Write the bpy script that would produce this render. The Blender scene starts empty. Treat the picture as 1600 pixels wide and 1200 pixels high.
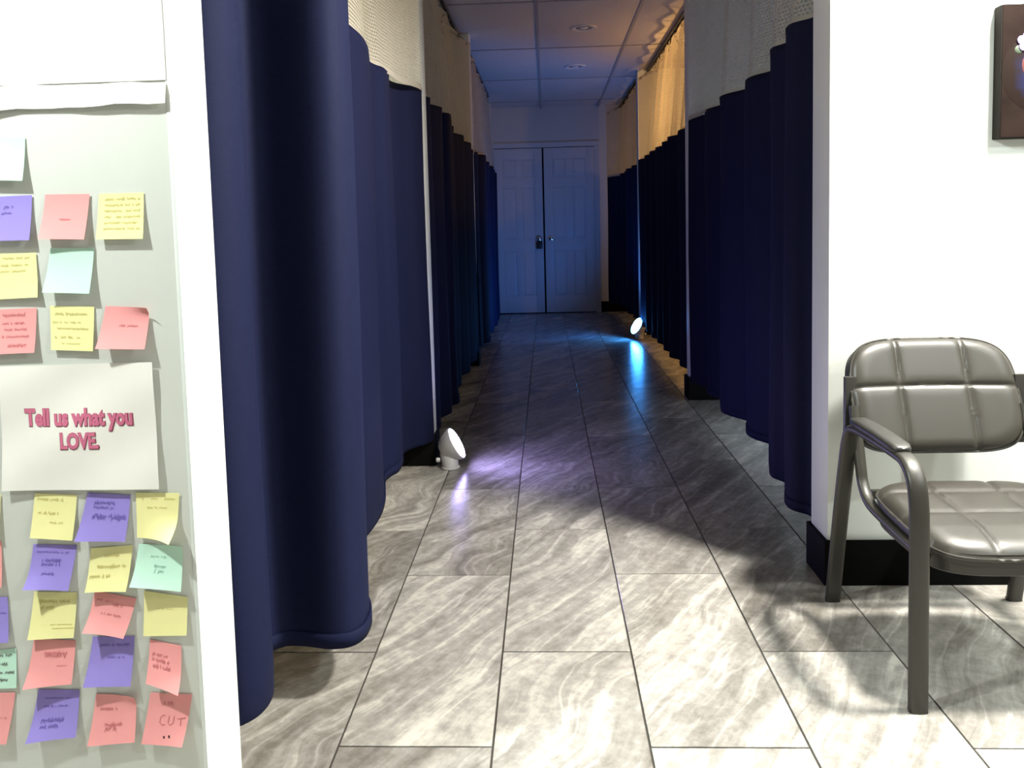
import bpy, bmesh, math, random
from mathutils import Vector, Matrix
R = random.Random(11)
sc = bpy.context.scene
COL = sc.collection
PI = math.pi

# ------------------------------------------------------------------ camera
cd = bpy.data.cameras.new('camera'); cam = bpy.data.objects.new('camera', cd); COL.objects.link(cam)
cd.sensor_fit = 'HORIZONTAL'; cd.sensor_width = 36.0; cd.lens = 36.0 * 1250 / 1600
cd.shift_y = -0.0903; cd.clip_start = 0.02; cd.clip_end = 60
cam.matrix_world = Matrix(((0.998797, 0.021583, 0.044032, 0), (0.042234, 0.077678, -0.996084, 0),
                           (-0.024919, 0.996745, 0.076673, 1.15), (0, 0, 0, 1)))
sc.camera = cam
# ------------------------------------------------------------------ world, exposure, lights
w = bpy.data.worlds.new('world'); sc.world = w; w.use_nodes = True
w.node_tree.nodes['Background'].inputs[0].default_value = (0.6, 0.7, 0.8, 1)
w.node_tree.nodes['Background'].inputs[1].default_value = 0.004
vs = sc.view_settings
vs.view_transform = 'Standard'; vs.look = 'None'; vs.gamma = 1; vs.use_curve_mapping = False; vs.exposure = 0.0

def lamp(name, kind, loc, power, color, radius=0.06, aim=None, size=None, blend=0.5):
    d = bpy.data.lights.new(name, kind); d.energy = power; d.color = color; d.shadow_soft_size = radius
    o = bpy.data.objects.new(name, d); COL.objects.link(o); o.location = loc
    if kind == 'SPOT':
        d.spot_size = size; d.spot_blend = blend
    if aim: o.rotation_euler = (Vector(aim) - Vector(loc)).to_track_quat('-Z', 'Y').to_euler()
    return o
DAY = (0.93, 1.0, 0.97)
# reception ceiling downlights (outside the frame, over the waiting area)
lamp('downlight_left', 'SPOT', (-1.70, 0.66, 2.74), 370, DAY, 0.05, (-1.70, 0.66, 0), math.radians(172), 0.3)
lamp('downlight_right', 'SPOT', (1.64, 1.85, 2.74), 940, (1.0, 0.955, 0.87), 0.15, (1.64, 1.85, 0), math.radians(172), 0.3)
lamp('downlight_far_right', 'SPOT', (2.7, 1.2, 2.74), 130, DAY, 0.08, (2.7, 1.2, 0), math.radians(172), 0.3)
lamp('downlight_back_right', 'SPOT', (2.6, 0.0, 2.74), 160, DAY, 0.08, (2.6, 0.0, 0), math.radians(172), 0.3)
# lamps inside the curtained bays
lamp('bay_lamp_warm', 'POINT', (1.75, 7.0, 2.15), 44, (1.0, 0.54, 0.18), 0.05)
lamp('bay_lamp_warm_end', 'POINT', (2.3, 9.9, 1.6), 13, (1.0, 0.56, 0.16), 0.05)
lamp('bay_lamp_left', 'POINT', (-1.6, 2.7, 2.1), 14, (1.0, 0.74, 0.44), 0.08)
lamp('bay_lamp_left_mid', 'POINT', (-1.9, 5.3, 2.2), 3.5, (1.0, 0.90, 0.70), 0.08)
lamp('bay_lamp_cool', 'POINT', (1.7, 4.3, 0.30), 16, (0.75, 0.87, 1.0), 0.05)

# ------------------------------------------------------------------ materials
def srgb(r, g, b):
    f = lambda c: (c / 255 / 12.92) if c / 255 <= 0.04045 else ((c / 255 + 0.055) / 1.055) ** 2.4
    return (f(r), f(g), f(b), 1)
def mat(name, color, rough=0.5, metal=0.0, bump=0.0, bscale=200, spec=0.5, vary=0.0, vscale=8):
    m = bpy.data.materials.new(name); m.use_nodes = True
    nt = m.node_tree; b = nt.nodes['Principled BSDF']
    b.inputs['Base Color'].default_value = color; b.inputs['Roughness'].default_value = rough
    b.inputs['Metallic'].default_value = metal; b.inputs['Specular IOR Level'].default_value = spec
    tc = nt.nodes.new('ShaderNodeTexCoord')
    if bump:
        n = nt.nodes.new('ShaderNodeTexNoise'); n.inputs['Scale'].default_value = bscale; n.inputs['Detail'].default_value = 3
        nt.links.new(tc.outputs['Object'], n.inputs['Vector'])
        bp = nt.nodes.new('ShaderNodeBump'); bp.inputs['Strength'].default_value = bump; bp.inputs['Distance'].default_value = 0.002
        nt.links.new(n.outputs['Fac'], bp.inputs['Height']); nt.links.new(bp.outputs[0], b.inputs['Normal'])
    if vary:
        n = nt.nodes.new('ShaderNodeTexNoise'); n.inputs['Scale'].default_value = vscale; n.inputs['Detail'].default_value = 4
        nt.links.new(tc.outputs['Object'], n.inputs['Vector'])
        r = nt.nodes.new('ShaderNodeValToRGB')
        r.color_ramp.elements[0].position = 0.3; r.color_ramp.elements[1].position = 0.7
        r.color_ramp.elements[0].color = tuple(c * (1 - vary) for c in color[:3]) + (1,)
        r.color_ramp.elements[1].color = tuple(min(1, c * (1 + vary)) for c in color[:3]) + (1,)
        nt.links.new(n.outputs['Fac'], r.inputs[0]); nt.links.new(r.outputs[0], b.inputs['Base Color'])
    return m
M = {}
M['wall'] = mat('wall_paint', (0.80, 0.84, 0.80, 1), 0.55, bump=0.08, bscale=300)
M['board'] = mat('note_wall_paint', (0.72, 0.74, 0.68, 1), 0.7, bump=0.06, bscale=250, vary=0.04, vscale=3)
M['endwall'] = mat('end_wall_paint', (0.62, 0.63, 0.62, 1), 0.7, bump=0.06)
M['shell'] = mat('far_wall_paint', (0.30, 0.30, 0.28, 1), 0.8)
M['base'] = mat('baseboard_black', (0.004, 0.004, 0.0035, 1), 0.7, spec=0.08)
M['ceil'] = mat('ceiling_tile', (0.62, 0.58, 0.55, 1), 0.9, bump=0.25, bscale=220, vary=0.05, vscale=60)
M['grid'] = mat('ceiling_grid', (0.36, 0.34, 0.34, 1), 0.5)
M['door'] = mat('door_paint', (0.62, 0.64, 0.66, 1), 0.45, bump=0.03)
M['chrome'] = mat('chrome', (0.75, 0.75, 0.75, 1), 0.18, 1.0)
M['black'] = mat('black_plastic', (0.01, 0.01, 0.012, 1), 0.4)
M['vinyl'] = mat('chair_vinyl', (0.034, 0.031, 0.025, 1), 0.40, bump=0.05, bscale=500)
M['vinyl_edge'] = mat('chair_vinyl_back', (0.020, 0.019, 0.016, 1), 0.45)
M['cframe'] = mat('chair_metal', (0.026, 0.0245, 0.0185, 1), 0.42, 0.05)
M['canvas'] = mat('canvas_paint', (0.013, 0.008, 0.0065, 1), 0.85, spec=0.05, bump=0.3, bscale=300, vary=0.3, vscale=14)
M['canvas_side'] = mat('canvas_edge', (0.008, 0.006, 0.004, 1), 0.8, spec=0.2)
M['lampw'] = mat('lamp_white', (0.7, 0.68, 0.68, 1), 0.35)
M['track'] = mat('track_metal', (0.16, 0.16, 0.17, 1), 0.4, 0.6)
M['hook'] = mat('hook_metal', (0.05, 0.05, 0.05, 1), 0.4, 0.5)
M['grout'] = mat('grout', (0.07, 0.065, 0.058, 1), 0.9, spec=0.1)
M['rec'] = mat('light_trim', (0.75, 0.74, 0.72, 1), 0.4)
M['reclens'] = mat('light_baffle', (0.30, 0.29, 0.29, 1), 0.5)
M['paper'] = mat('paper_white', (0.86, 0.83, 0.76, 1), 0.7, vary=0.03, vscale=7)
M['strip'] = mat('paper_strip', (0.92, 0.90, 0.84, 1), 0.7, vary=0.03, vscale=9)
M['pinktext'] = mat('pink_print', srgb(206, 110, 140), 0.7)
M['darktext'] = mat('maroon_print', srgb(140, 60, 84), 0.7)
NOTE = {'pink': srgb(240, 160, 158), 'yellow': srgb(240, 234, 166), 'purple': srgb(150, 134, 210), 'mint': srgb(196, 234, 212)}
INK = {'pink': srgb(200, 116, 122), 'yellow': srgb(200, 188, 116), 'purple': srgb(110, 94, 176), 'mint': srgb(140, 186, 164)}
for k in NOTE:
    M['note_' + k] = mat('note_' + k, NOTE[k], 0.75, vary=0.02, vscale=20)
    M['ink_' + k] = mat('ink_' + k, INK[k], 0.8)
M['ink_dark'] = mat('ink_dark', srgb(70, 40, 44), 0.8)
def emit(name, color, s):
    m = bpy.data.materials.new(name); m.use_nodes = True; nt = m.node_tree
    nt.nodes.remove(nt.nodes['Principled BSDF']); e = nt.nodes.new('ShaderNodeEmission')
    e.inputs[0].default_value = color; e.inputs[1].default_value = s
    nt.links.new(e.outputs[0], nt.nodes['Material Output'].inputs[0]); return m
M['glow_violet'] = emit('lens_violet', (0.50, 0.42, 1.0, 1), 110)
M['glow_blue'] = emit('lens_blue', (0.05, 0.33, 1.0, 1), 120)

def fabric_mat():
    m = bpy.data.materials.new('navy_fabric'); m.use_nodes = True; nt = m.node_tree; L = nt.links
    b = nt.nodes['Principled BSDF']; b.inputs['Roughness'].default_value = 0.75
    b.inputs['Specular IOR Level'].default_value = 0.12
    pass
    uv = nt.nodes.new('ShaderNodeUVMap'); mp = nt.nodes.new('ShaderNodeMapping'); mp.inputs['Scale'].default_value = (40, 420, 1)
    n = nt.nodes.new('ShaderNodeTexNoise'); n.inputs['Scale'].default_value = 1; n.inputs['Detail'].default_value = 2
    L.new(uv.outputs[0], mp.inputs[0]); L.new(mp.outputs[0], n.inputs['Vector'])
    r = nt.nodes.new('ShaderNodeValToRGB'); r.color_ramp.elements[0].position = .3; r.color_ramp.elements[1].position = .7
    r.color_ramp.elements[0].color = (0.0066, 0.0090, 0.0330, 1); r.color_ramp.elements[1].color = (0.0088, 0.0116, 0.0410, 1)
    L.new(n.outputs['Fac'], r.inputs[0]); L.new(r.outputs[0], b.inputs['Base Color'])
    bp = nt.nodes.new('ShaderNodeBump'); bp.inputs['Strength'].default_value = 0.25; bp.inputs['Distance'].default_value = 0.001
    L.new(n.outputs['Fac'], bp.inputs['Height']); L.new(bp.outputs[0], b.inputs['Normal'])
    return m
M['fabric'] = fabric_mat()

def mesh_mat():
    # white knitted netting: staggered rows of small open holes
    m = bpy.data.materials.new('white_netting'); m.use_nodes = True; nt = m.node_tree; L = nt.links; N = nt.nodes
    N.remove(N['Principled BSDF'])
    uv = N.new('ShaderNodeUVMap'); sep = N.new('ShaderNodeSeparateXYZ'); L.new(uv.outputs[0], sep.inputs[0])
    def mth(op, a, b=None):
        n = N.new('ShaderNodeMath'); n.operation = op
        for i, v in enumerate((a, b)):
            if v is None: continue
            if isinstance(v, (int, float)): n.inputs[i].default_value = v
            else: L.new(v, n.inputs[i])
        return n.outputs[0]
    P = 0.016
    v = mth('DIVIDE', sep.outputs[1], P * 0.9); row = mth('FLOOR', v)
    odd = mth('MULTIPLY', mth('MODULO', row, 2.0), 0.5)
    u = mth('ADD', mth('DIVIDE', sep.outputs[0], P), odd)
    fu = mth('SUBTRACT', mth('FRACT', u), 0.5); fv = mth('SUBTRACT', mth('FRACT', v), 0.5)
    d = mth('SQRT', mth('ADD', mth('MULTIPLY', fu, fu), mth('MULTIPLY', fv, fv)))
    hole = mth('LESS_THAN', d, 0.38)
    hole = mth('MULTIPLY', hole, mth('LESS_THAN', sep.outputs[1], 0.83))   # solid header band
    hole = mth('MULTIPLY', hole, mth('GREATER_THAN', sep.outputs[1], 0.02))
    df = N.new('ShaderNodeBsdfDiffuse'); df.inputs[0].default_value = (0.62, 0.58, 0.50, 1)
    tl = N.new('ShaderNodeBsdfTranslucent'); tl.inputs[0].default_value = (0.75, 0.70, 0.60, 1)
    mx = N.new('ShaderNodeMixShader'); mx.inputs[0].default_value = 0.45
    L.new(df.outputs[0], mx.inputs[1]); L.new(tl.outputs[0], mx.inputs[2])
    tr = N.new('ShaderNodeBsdfTransparent'); mx2 = N.new('ShaderNodeMixShader')
    L.new(hole, mx2.inputs[0]); L.new(mx.outputs[0], mx2.inputs[1]); L.new(tr.outputs[0], mx2.inputs[2])
    L.new(mx2.outputs[0], N['Material Output'].inputs[0])
    return m
M['net'] = mesh_mat()

def stone_mat():
    m = bpy.data.materials.new('stone_look_tile'); m.use_nodes = True; nt = m.node_tree; L = nt.links; N = nt.nodes
    b = N['Principled BSDF']
    tc = N.new('ShaderNodeTexCoord'); oi = N.new('ShaderNodeObjectInfo')
    off = N.new('ShaderNodeVectorMath'); off.operation = 'SCALE'; off.inputs[0].default_value = (37.0, 53.0, 19.0)
    L.new(oi.outputs['Random'], off.inputs['Scale'])
    add = N.new('ShaderNodeVectorMath'); add.operation = 'ADD'
    L.new(tc.outputs['Object'], add.inputs[0]); L.new(off.outputs[0], add.inputs[1])
    # gentle warp of the whole pattern
    wn = N.new('ShaderNodeTexNoise'); wn.inputs['Scale'].default_value = 2.0; wn.inputs['Detail'].default_value = 2
    L.new(add.outputs[0], wn.inputs['Vector'])
    ws = N.new('ShaderNodeVectorMath'); ws.operation = 'MULTIPLY_ADD'
    sw = N.new('ShaderNodeMapRange'); sw.inputs['From Min'].default_value = .55; sw.inputs['From Max'].default_value = .9
    sw.inputs['To Min'].default_value = .14; sw.inputs['To Max'].default_value = .62; L.new(oi.outputs['Random'], sw.inputs['Value'])
    cb = N.new('ShaderNodeCombineXYZ'); L.new(sw.outputs[0], cb.inputs[0]); L.new(sw.outputs[0], cb.inputs[1])
    L.new(cb.outputs[0], ws.inputs[1]); L.new(wn.outputs['Color'], ws.inputs[0]); L.new(add.outputs[0], ws.inputs[2])
    mp = N.new('ShaderNodeMapping'); mp.inputs['Rotation'].default_value = (0, 0, math.radians(-58))
    L.new(ws.outputs[0], mp.inputs[0])
    st = N.new('ShaderNodeMapping'); st.inputs['Scale'].default_value = (1.9, 13.0, 1); L.new(mp.outputs[0], st.inputs[0])
    v1 = N.new('ShaderNodeTexNoise'); v1.inputs['Scale'].default_value = 1.0; v1.inputs['Detail'].default_value = 7; v1.inputs['Roughness'].default_value = 0.62
    v1.inputs['Distortion'].default_value = 0.25; L.new(st.outputs[0], v1.inputs['Vector'])
    st2 = N.new('ShaderNodeMapping'); st2.inputs['Scale'].default_value = (0.8, 3.2, 1); L.new(mp.outputs[0], st2.inputs[0])
    v2 = N.new('ShaderNodeTexNoise'); v2.inputs['Scale'].default_value = 1.0; v2.inputs['Detail'].default_value = 3; L.new(st2.outputs[0], v2.inputs['Vector'])
    mo = N.new('ShaderNodeTexNoise'); mo.inputs['Scale'].default_value = 28; mo.inputs['Detail'].default_value = 5; mo.inputs['Roughness'].default_value = .7
    L.new(add.outputs[0], mo.inputs['Vector'])
    def mth(op, a, bb):
        n = N.new('ShaderNodeMath'); n.operation = op
        for i, v in enumerate((a, bb)):
            if isinstance(v, (int, float)): n.inputs[i].default_value = v
            else: L.new(v, n.inputs[i])
        return n.outputs[0]
    at = N.new('ShaderNodeAttribute'); at.attribute_type = 'OBJECT'; at.attribute_name = 'tone'
    # thin crisp veins running along the grain
    st3 = N.new('ShaderNodeMapping'); st3.inputs['Scale'].default_value = (1.1, 8.0, 1); st3.inputs['Location'].default_value = (3, 7, 0); L.new(mp.outputs[0], st3.inputs[0])
    v3 = N.new('ShaderNodeTexNoise'); v3.inputs['Scale'].default_value = 1.0; v3.inputs['Detail'].default_value = 4; v3.inputs['Roughness'].default_value = .55; L.new(st3.outputs[0], v3.inputs['Vector'])
    ridge = mth('ABSOLUTE', mth('SUBTRACT', v3.outputs['Fac'], 0.5), 0)
    vein = mth('MULTIPLY', mth('MAXIMUM', mth('SUBTRACT', 0.030, ridge), 0.0), 2.6)
    dark = mth('MULTIPLY', mth('MAXIMUM', mth('SUBTRACT', 0.022, mth('ABSOLUTE', mth('SUBTRACT', v3.outputs['Fac'], 0.43), 0)), 0.0), 2.0)
    s = mth('ADD', mth('MULTIPLY', v1.outputs['Fac'], 0.52), mth('MULTIPLY', v2.outputs['Fac'], 0.28))
    s = mth('ADD', s, mth('MULTIPLY', mo.outputs['Fac'], 0.30))
    s = mth('ADD', s, mth('SUBTRACT', vein, dark))
    s = mth('ADD', s, at.outputs['Fac'])
    r = N.new('ShaderNodeValToRGB'); cr = r.color_ramp
    cr.elements[0].position = 0.40; cr.elements[0].color = (0.165, 0.152, 0.132, 1)
    cr.elements[1].position = 0.73; cr.elements[1].color = (0.64, 0.61, 0.54, 1)
    e = cr.elements.new(0.50); e.color = (0.265, 0.250, 0.226, 1)
    e = cr.elements.new(0.57); e.color = (0.345, 0.330, 0.303, 1)
    e = cr.elements.new(0.625); e.color = (0.45, 0.43, 0.39, 1)
    L.new(s, r.inputs[0]); L.new(r.outputs[0], b.inputs['Base Color'])
    b.inputs['Roughness'].default_value = 0.25; b.inputs['Specular IOR Level'].default_value = 0.42
    bp = N.new('ShaderNodeBump'); bp.inputs['Strength'].default_value = 0.06; bp.inputs['Distance'].default_value = 0.002
    L.new(mo.outputs['Fac'], bp.inputs['Height']); L.new(bp.outputs[0], b.inputs['Normal'])
    return m
M['stone'] = stone_mat()

# ------------------------------------------------------------------ helpers
class MB:
    def __init__(s): s.v = []; s.f = []; s.uv = None
    def box(s, x0, y0, z0, x1, y1, z1, bev=0.0):
        if bev:
            bm = bmesh.new(); bmesh.ops.create_cube(bm, size=1)
            bmesh.ops.scale(bm, vec=(x1 - x0, y1 - y0, z1 - z0), verts=bm.verts)
            bmesh.ops.translate(bm, vec=((x0 + x1) / 2, (y0 + y1) / 2, (z0 + z1) / 2), verts=bm.verts)
            bmesh.ops.bevel(bm, geom=bm.edges[:], offset=bev, segments=2, affect='EDGES', profile=0.6)
            o = len(s.v); bm.verts.index_update()
            s.v += [tuple(v.co) for v in bm.verts]; s.f += [[o + v.index for v in f.verts] for f in bm.faces]; bm.free(); return s
        o = len(s.v)
        s.v += [(x0, y0, z0), (x1, y0, z0), (x1, y1, z0), (x0, y1, z0), (x0, y0, z1), (x1, y0, z1), (x1, y1, z1), (x0, y1, z1)]
        s.f += [[o + i for i in q] for q in ((0, 3, 2, 1), (4, 5, 6, 7), (0, 1, 5, 4), (1, 2, 6, 5), (2, 3, 7, 6), (3, 0, 4, 7))]
        return s
    def loops(s, rings, cap=True, closed=False):
        n = len(rings[0]); o = len(s.v)
        for r in rings: s.v += [tuple(p) for p in r]
        m = len(rings)
        for i in range(m - (0 if closed else 1)):
            a = o + i * n; b = o + ((i + 1) % m) * n
            for k in range(n): s.f.append([a + k, a + (k + 1) % n, b + (k + 1) % n, b + k])
        if cap and not closed:
            s.f.append([o + k for k in range(n)][::-1]); s.f.append([o + (m - 1) * n + k for k in range(n)])
        return s
    def sweep(s, path, a, b, side=(1, 0, 0), n=12, taper=None, power=2.0):
        """oval section: half width a along `side`, half depth b across it"""
        path = [Vector(p) for p in path]; sd = Vector(side).normalized(); rings = []
        for i, p in enumerate(path):
            t = (path[min(i + 1, len(path) - 1)] - path[max(i - 1, 0)]).normalized()
            u = (sd - t * sd.dot(t)).normalized(); w_ = t.cross(u).normalized()
            k = taper[i] if taper else 1.0; ring = []
            for j in range(n):
                c, q = math.cos(2 * PI * j / n), math.sin(2 * PI * j / n)
                c = math.copysign(abs(c) ** (2 / power), c); q = math.copysign(abs(q) ** (2 / power), q)
                ring.append(p + u * (a * k * c) + w_ * (b * k * q))
            rings.append(ring)
        return s.loops(rings)
    def lathe(s, prof, origin, axis=(0, 0, 1), n=24):
        ax = Vector(axis).normalized(); u = ax.orthogonal().normalized(); v = ax.cross(u); o = Vector(origin)
        return s.loops([[o + ax * h + (u * math.cos(2 * PI * k / n) + v * math.sin(2 * PI * k / n)) * r for k in range(n)] for r, h in prof])
    def obj(s, name, m, parent=None, smooth=35):
        me = bpy.data.meshes.new(name); me.from_pydata(s.v, [], s.f); me.update()
        bm = bmesh.new(); bm.from_mesh(me); bmesh.ops.recalc_face_normals(bm, faces=bm.faces); bm.to_mesh(me); bm.free()
        if smooth:
            me.polygons.foreach_set('use_smooth', [True] * len(me.polygons))
            me.set_sharp_from_angle(angle=math.radians(smooth))
        me.materials.append(M[m] if isinstance(m, str) else m)
        o = bpy.data.objects.new(name, me); COL.objects.link(o)
        if parent: o.parent = parent
        return o
def tag(o, label=None, cat=None, group=None, kind=None):
    if label: o['label'] = label
    if cat: o['category'] = cat
    if group: o['group'] = group
    if kind: o['kind'] = kind
    return o
def thing(name, label, cat, loc=(0, 0, 0), group=None):
    o = bpy.data.objects.new(name, None); COL.objects.link(o); o.location = loc; o.empty_display_size = 0.1
    return tag(o, label, cat, group)
def part(name, mb, m, parent, smooth=35):
    """mesh given in world coordinates, stored relative to its thing's base"""
    p = parent; off = Vector((0, 0, 0))
    while p: off += p.location; p = p.parent
    mb.v = [tuple(Vector(v) - off) for v in mb.v]
    return mb.obj(name, m, parent, smooth)
def struct(name, mb, m, parent=None, smooth=35):
    o = mb.obj(name, m, parent, smooth)
    if not parent: o['kind'] = 'structure'
    return o
def smooth_path(pts, per=8, closed=False):
    P = [Vector(p) for p in pts]; out = []
    for i in range(len(P) - 1):
        p0, p1, p2, p3 = P[max(i - 1, 0)], P[i], P[i + 1], P[min(i + 2, len(P) - 1)]
        for k in range(per):
            t = k / per
            out.append(0.5 * ((2 * p1) + (p2 - p0) * t + (2 * p0 - 5 * p1 + 4 * p2 - p3) * t * t + (3 * p1 - p0 - 3 * p2 + p3) * t ** 3))
    out.append(P[-1]); return out

# ------------------------------------------------------------------ floor with tiles
CZ = 2.78
floor = struct('floor', MB().box(-3.2, -3.2, -0.12, 4.2, 11.1, -0.003), 'grout')
TW, TL, G = 0.3495, 0.893, 0.0052
tb = MB(); tb.box(-TW / 2 + G / 2, -TL / 2 + G / 2, -0.012, TW / 2 - G / 2, TL / 2 - G / 2, 0.0)
bmx = bmesh.new(); tm = bpy.data.meshes.new('floor_tile'); tm.from_pydata(tb.v, [], tb.f)
bmx.from_mesh(tm); bmesh.ops.recalc_face_normals(bmx, faces=bmx.faces)
bmesh.ops.bevel(bmx, geom=[e for e in bmx.edges if all(v.co.z > -0.001 for v in e.verts)], offset=0.0006, segments=1, affect='EDGES')
bmx.to_mesh(tm); bmx.free(); tm.materials.append(M['stone'])
TONE = {(0, 0): .035, (0, -1): -.01, (0, 1): -.02, (0, 2): -.05, (1, -1): -.02, (1, 0): .045, (1, 1): -.01, (2, 0): .02, (2, 1): .0, (2, -1): .03, (2, 2): -.05,
        (-1, -1): -.055, (-1, 0): -.05, (-1, 1): .02, (3, -1): .02, (3, 0): -.03, (3, 1): -.04, (4, 0): -.02}
cnt = 0
for c in range(-7, 11):
    x = -0.493 + (c + 0.5) * TW
    y0 = 1.700 if c % 2 == 0 else 2.103
    for r in range(-3, 11):
        y = y0 + (r + 0.5) * TL
        if y < -0.1 or y - TL / 2 > 11.0: continue
        if y > 2.6 and (x < -1.4 or x > 2.15): continue
        if y < 1.0 and (x < -0.9 or x > 1.9): continue
        o = bpy.data.objects.new('floor_tile', tm); COL.objects.link(o); o.parent = floor
        o.location = (x, y, R.uniform(-0.0004, 0.0004)); cnt += 1
        o['tone'] = TONE.get((c, r), R.uniform(-.045, .03))
        if R.random() < 0.4: o.rotation_euler = (0, 0, PI)
print('floor tiles', cnt)

# ------------------------------------------------------------------ ceiling: suspended panels in a grid
ceil = struct('ceiling', MB().box(-3.2, -3.2, CZ + 0.02, 4.2, 11.1, CZ + 0.12), 'ceil')
GX, GW, GY0, GL = -0.034, 0.77, 5.886, 1.49
cm = MB(); cm.box(-GW / 2 + .008, -GL / 2 + .008, -0.004, GW / 2 - .008, GL / 2 - .008, 0.02, bev=0.004)
first = None
for i in range(-3, 4):
    for j in range(-6, 4):
        cx, cy = GX + (i + .5) * GW, GY0 + (j + .5) * GL
        if not (-3 < cx < 4) or cy > 10.9 or cy < -2.9: continue
        if first is None:
            first = cm.obj('ceiling_panel', 'ceil', ceil); o = first
        else:
            o = first.copy(); COL.objects.link(o); o.parent = ceil
        o.location = (cx, cy, CZ + 0.004)
for i in range(-3, 5):
    x = GX + i * GW; MB().box(x - .012, -3.1, CZ - 0.006, x + .012, 10.97, CZ + .004).obj('grid_runner', 'grid', ceil, 0)
for j in range(-5, 4):
    y = GY0 + j * GL; MB().box(-3.1, y - .012, CZ - 0.005, 4.1, y + .012, CZ + .004).obj('grid_runner', 'grid', ceil, 0)

# ------------------------------------------------------------------ walls
def wall(name, x0, y0, x1, y1, m='wall', z1=CZ + 0.03, bev=0.004):
    return struct(name, MB().box(x0, y0, -0.01, x1, y1, z1, bev), m)
def baseb(name, x0, y0, x1, y1, h=0.145):
    return struct(name, MB().box(x0, y0, 0.0005, x1, y1, h, 0.002), 'base')
NY = 1.38
wall('wall_left', -3.2, NY, -0.646, 1.53, 'board')
struct('trim_1', MB().box(-0.652, NY - 0.0008, 0, -0.6445, 1.5308, CZ, 0.0006), 'wall')      # corner bead that caps the wall end
WY = 2.508
wall('wall_right', 0.870, WY, 4.2, 2.665, 'wall')
baseb('baseboard_right', 0.858, WY - 0.012, 4.2, 2.677)
wall('wall_end', -3.2, 10.97, 4.2, 11.12, 'endwall')
baseb('baseboard_end', 0.735, 10.955, 1.3, 10.972); baseb('baseboard_end', -0.9, 10.955, -0.735, 10.972)
# partitions between the bays
wall('wall_left', -3.2, 3.855, -0.580, 4.005); baseb('baseboard_left', -3.2, 3.843, -0.567, 4.017)
wall('wall_left', -3.2, 6.745, -0.605, 6.895); baseb('baseboard_left', -3.2, 6.733, -0.593, 6.907)
wall('wall_left', -3.2, 9.80, -0.690, 10.97); baseb('baseboard_left', -3.2, 9.788, -0.678, 10.97)
wall('wall_right', 0.935, 5.265, 4.2, 5.415); baseb('baseboard_right', 0.917, 5.250, 4.2, 5.428)
wall('wall_right', 0.985, 8.52, 4.2, 8.67); baseb('baseboard_right', 0.972, 8.507, 4.2, 8.683)
# outer shell of the building
wall('wall_left', -3.3, -3.2, -3.18, 11.1, 'shell'); wall('wall_right', 4.18, -3.2, 4.3, 11.1, 'shell'); wall('wall_back', -3.2, -3.3, 4.2, -3.18, 'shell')

# ------------------------------------------------------------------ double door at the end
struct('trim_2', MB().box(-0.757, 10.94, 0, -0.690, 10.972, 2.2525, 0.003).box(0.668, 10.94, 0, 0.735, 10.972, 2.2525, 0.003)
       .box(-0.757, 10.94, 2.253, 0.735, 10.972, 2.32, 0.004), 'door')
struct('door_gap_shade', MB().box(-0.69, 10.962, 0, 0.668, 10.968, 2.253), 'base')      # black sheet behind the leaves, standing in for shade in the gaps
def door(name, x0, x1, yf):
    d = struct(name, MB().box(x0, yf + 0.012, 0.012, x1, 10.961, 2.243, 0.003), 'door')
    W = x1 - x0; st = W * 0.17; mid = W * 0.14; pw = (W - 2 * st - mid) / 2
    xs = [(x0 + st, x0 + st + pw), (x1 - st - pw, x1 - st)]; zs = [(0.24, 0.86), (1.02, 1.72), (1.86, 2.10)]
    MB().box(x0, yf, 0.012, x0 + st, yf + .012, 2.243, .002).obj('stile', 'door', d); MB().box(x1 - st, yf, 0.012, x1, yf + .012, 2.243, .002).obj('stile', 'door', d)
    for a, b in ((0.012, 0.24), (0.86, 1.02), (1.72, 1.86), (2.10, 2.243)):
        MB().box(x0 + st, yf + .0005, a, x1 - st, yf + .012, b, .001).obj('rail', 'door', d)
    for a, b in zs: MB().box(xs[0][1], yf + .0005, a, xs[1][0], yf + .012, b, .001).obj('mullion', 'door', d)
    for a, b in xs:
        for c, e in zs:
            MB().loops([[(a, yf + .0125, c), (b, yf + .0125, c), (b, yf + .0125, e), (a, yf + .0125, e)],
                        [(a + .03, yf + .004, c + .03), (b - .03, yf + .004, c + .03), (b - .03, yf + .004, e - .03), (a + .03, yf + .004, e - .03)]]).obj('panel', 'door', d, 0)
    return d
d1 = door('door_1', -0.688, -0.035, 10.932); d2 = door('door_2', -0.012, 0.666, 10.926)
for d, x, yf in ((d1, -0.092, 10.932), (d2, 0.067, 10.926)):
    MB().lathe([(0.032, 0), (0.032, .006), (0.012, .010), (0.012, .035), (0.026, .045), (0.030, .058), (0.022, .070), (0.004, .074)], (x, yf + .001, 1.02), (0, -1, 0)).obj('door_knob', 'chrome', d)
lb = thing('lockbox', 'small black lockbox hanging from the knob of the left door leaf', 'lockbox', (-0.092, 10.90, 0.90))
part('body', MB().box(-0.135, 10.878, 0.885, -0.049, 10.912, 0.985, 0.008), 'black', lb)
part('shackle', MB().sweep([(-0.120, 10.895, 0.98), (-0.120, 10.895, 1.03)] + [(-0.092 - .028 * math.cos(a * PI / 8), 10.895, 1.03 + .028 * math.sin(a * PI / 8)) for a in range(1, 8)] + [(-0.064, 10.895, 1.03), (-0.064, 10.895, 0.98)], .005, .005, (0, 1, 0), 8), 'black', lb)
part('dial', MB().lathe([(0.018, 0), (0.018, .006), (0.014, .010)], (-0.092, 10.879, 0.93), (0, -1, 0), 16), 'hook', lb)

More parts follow.
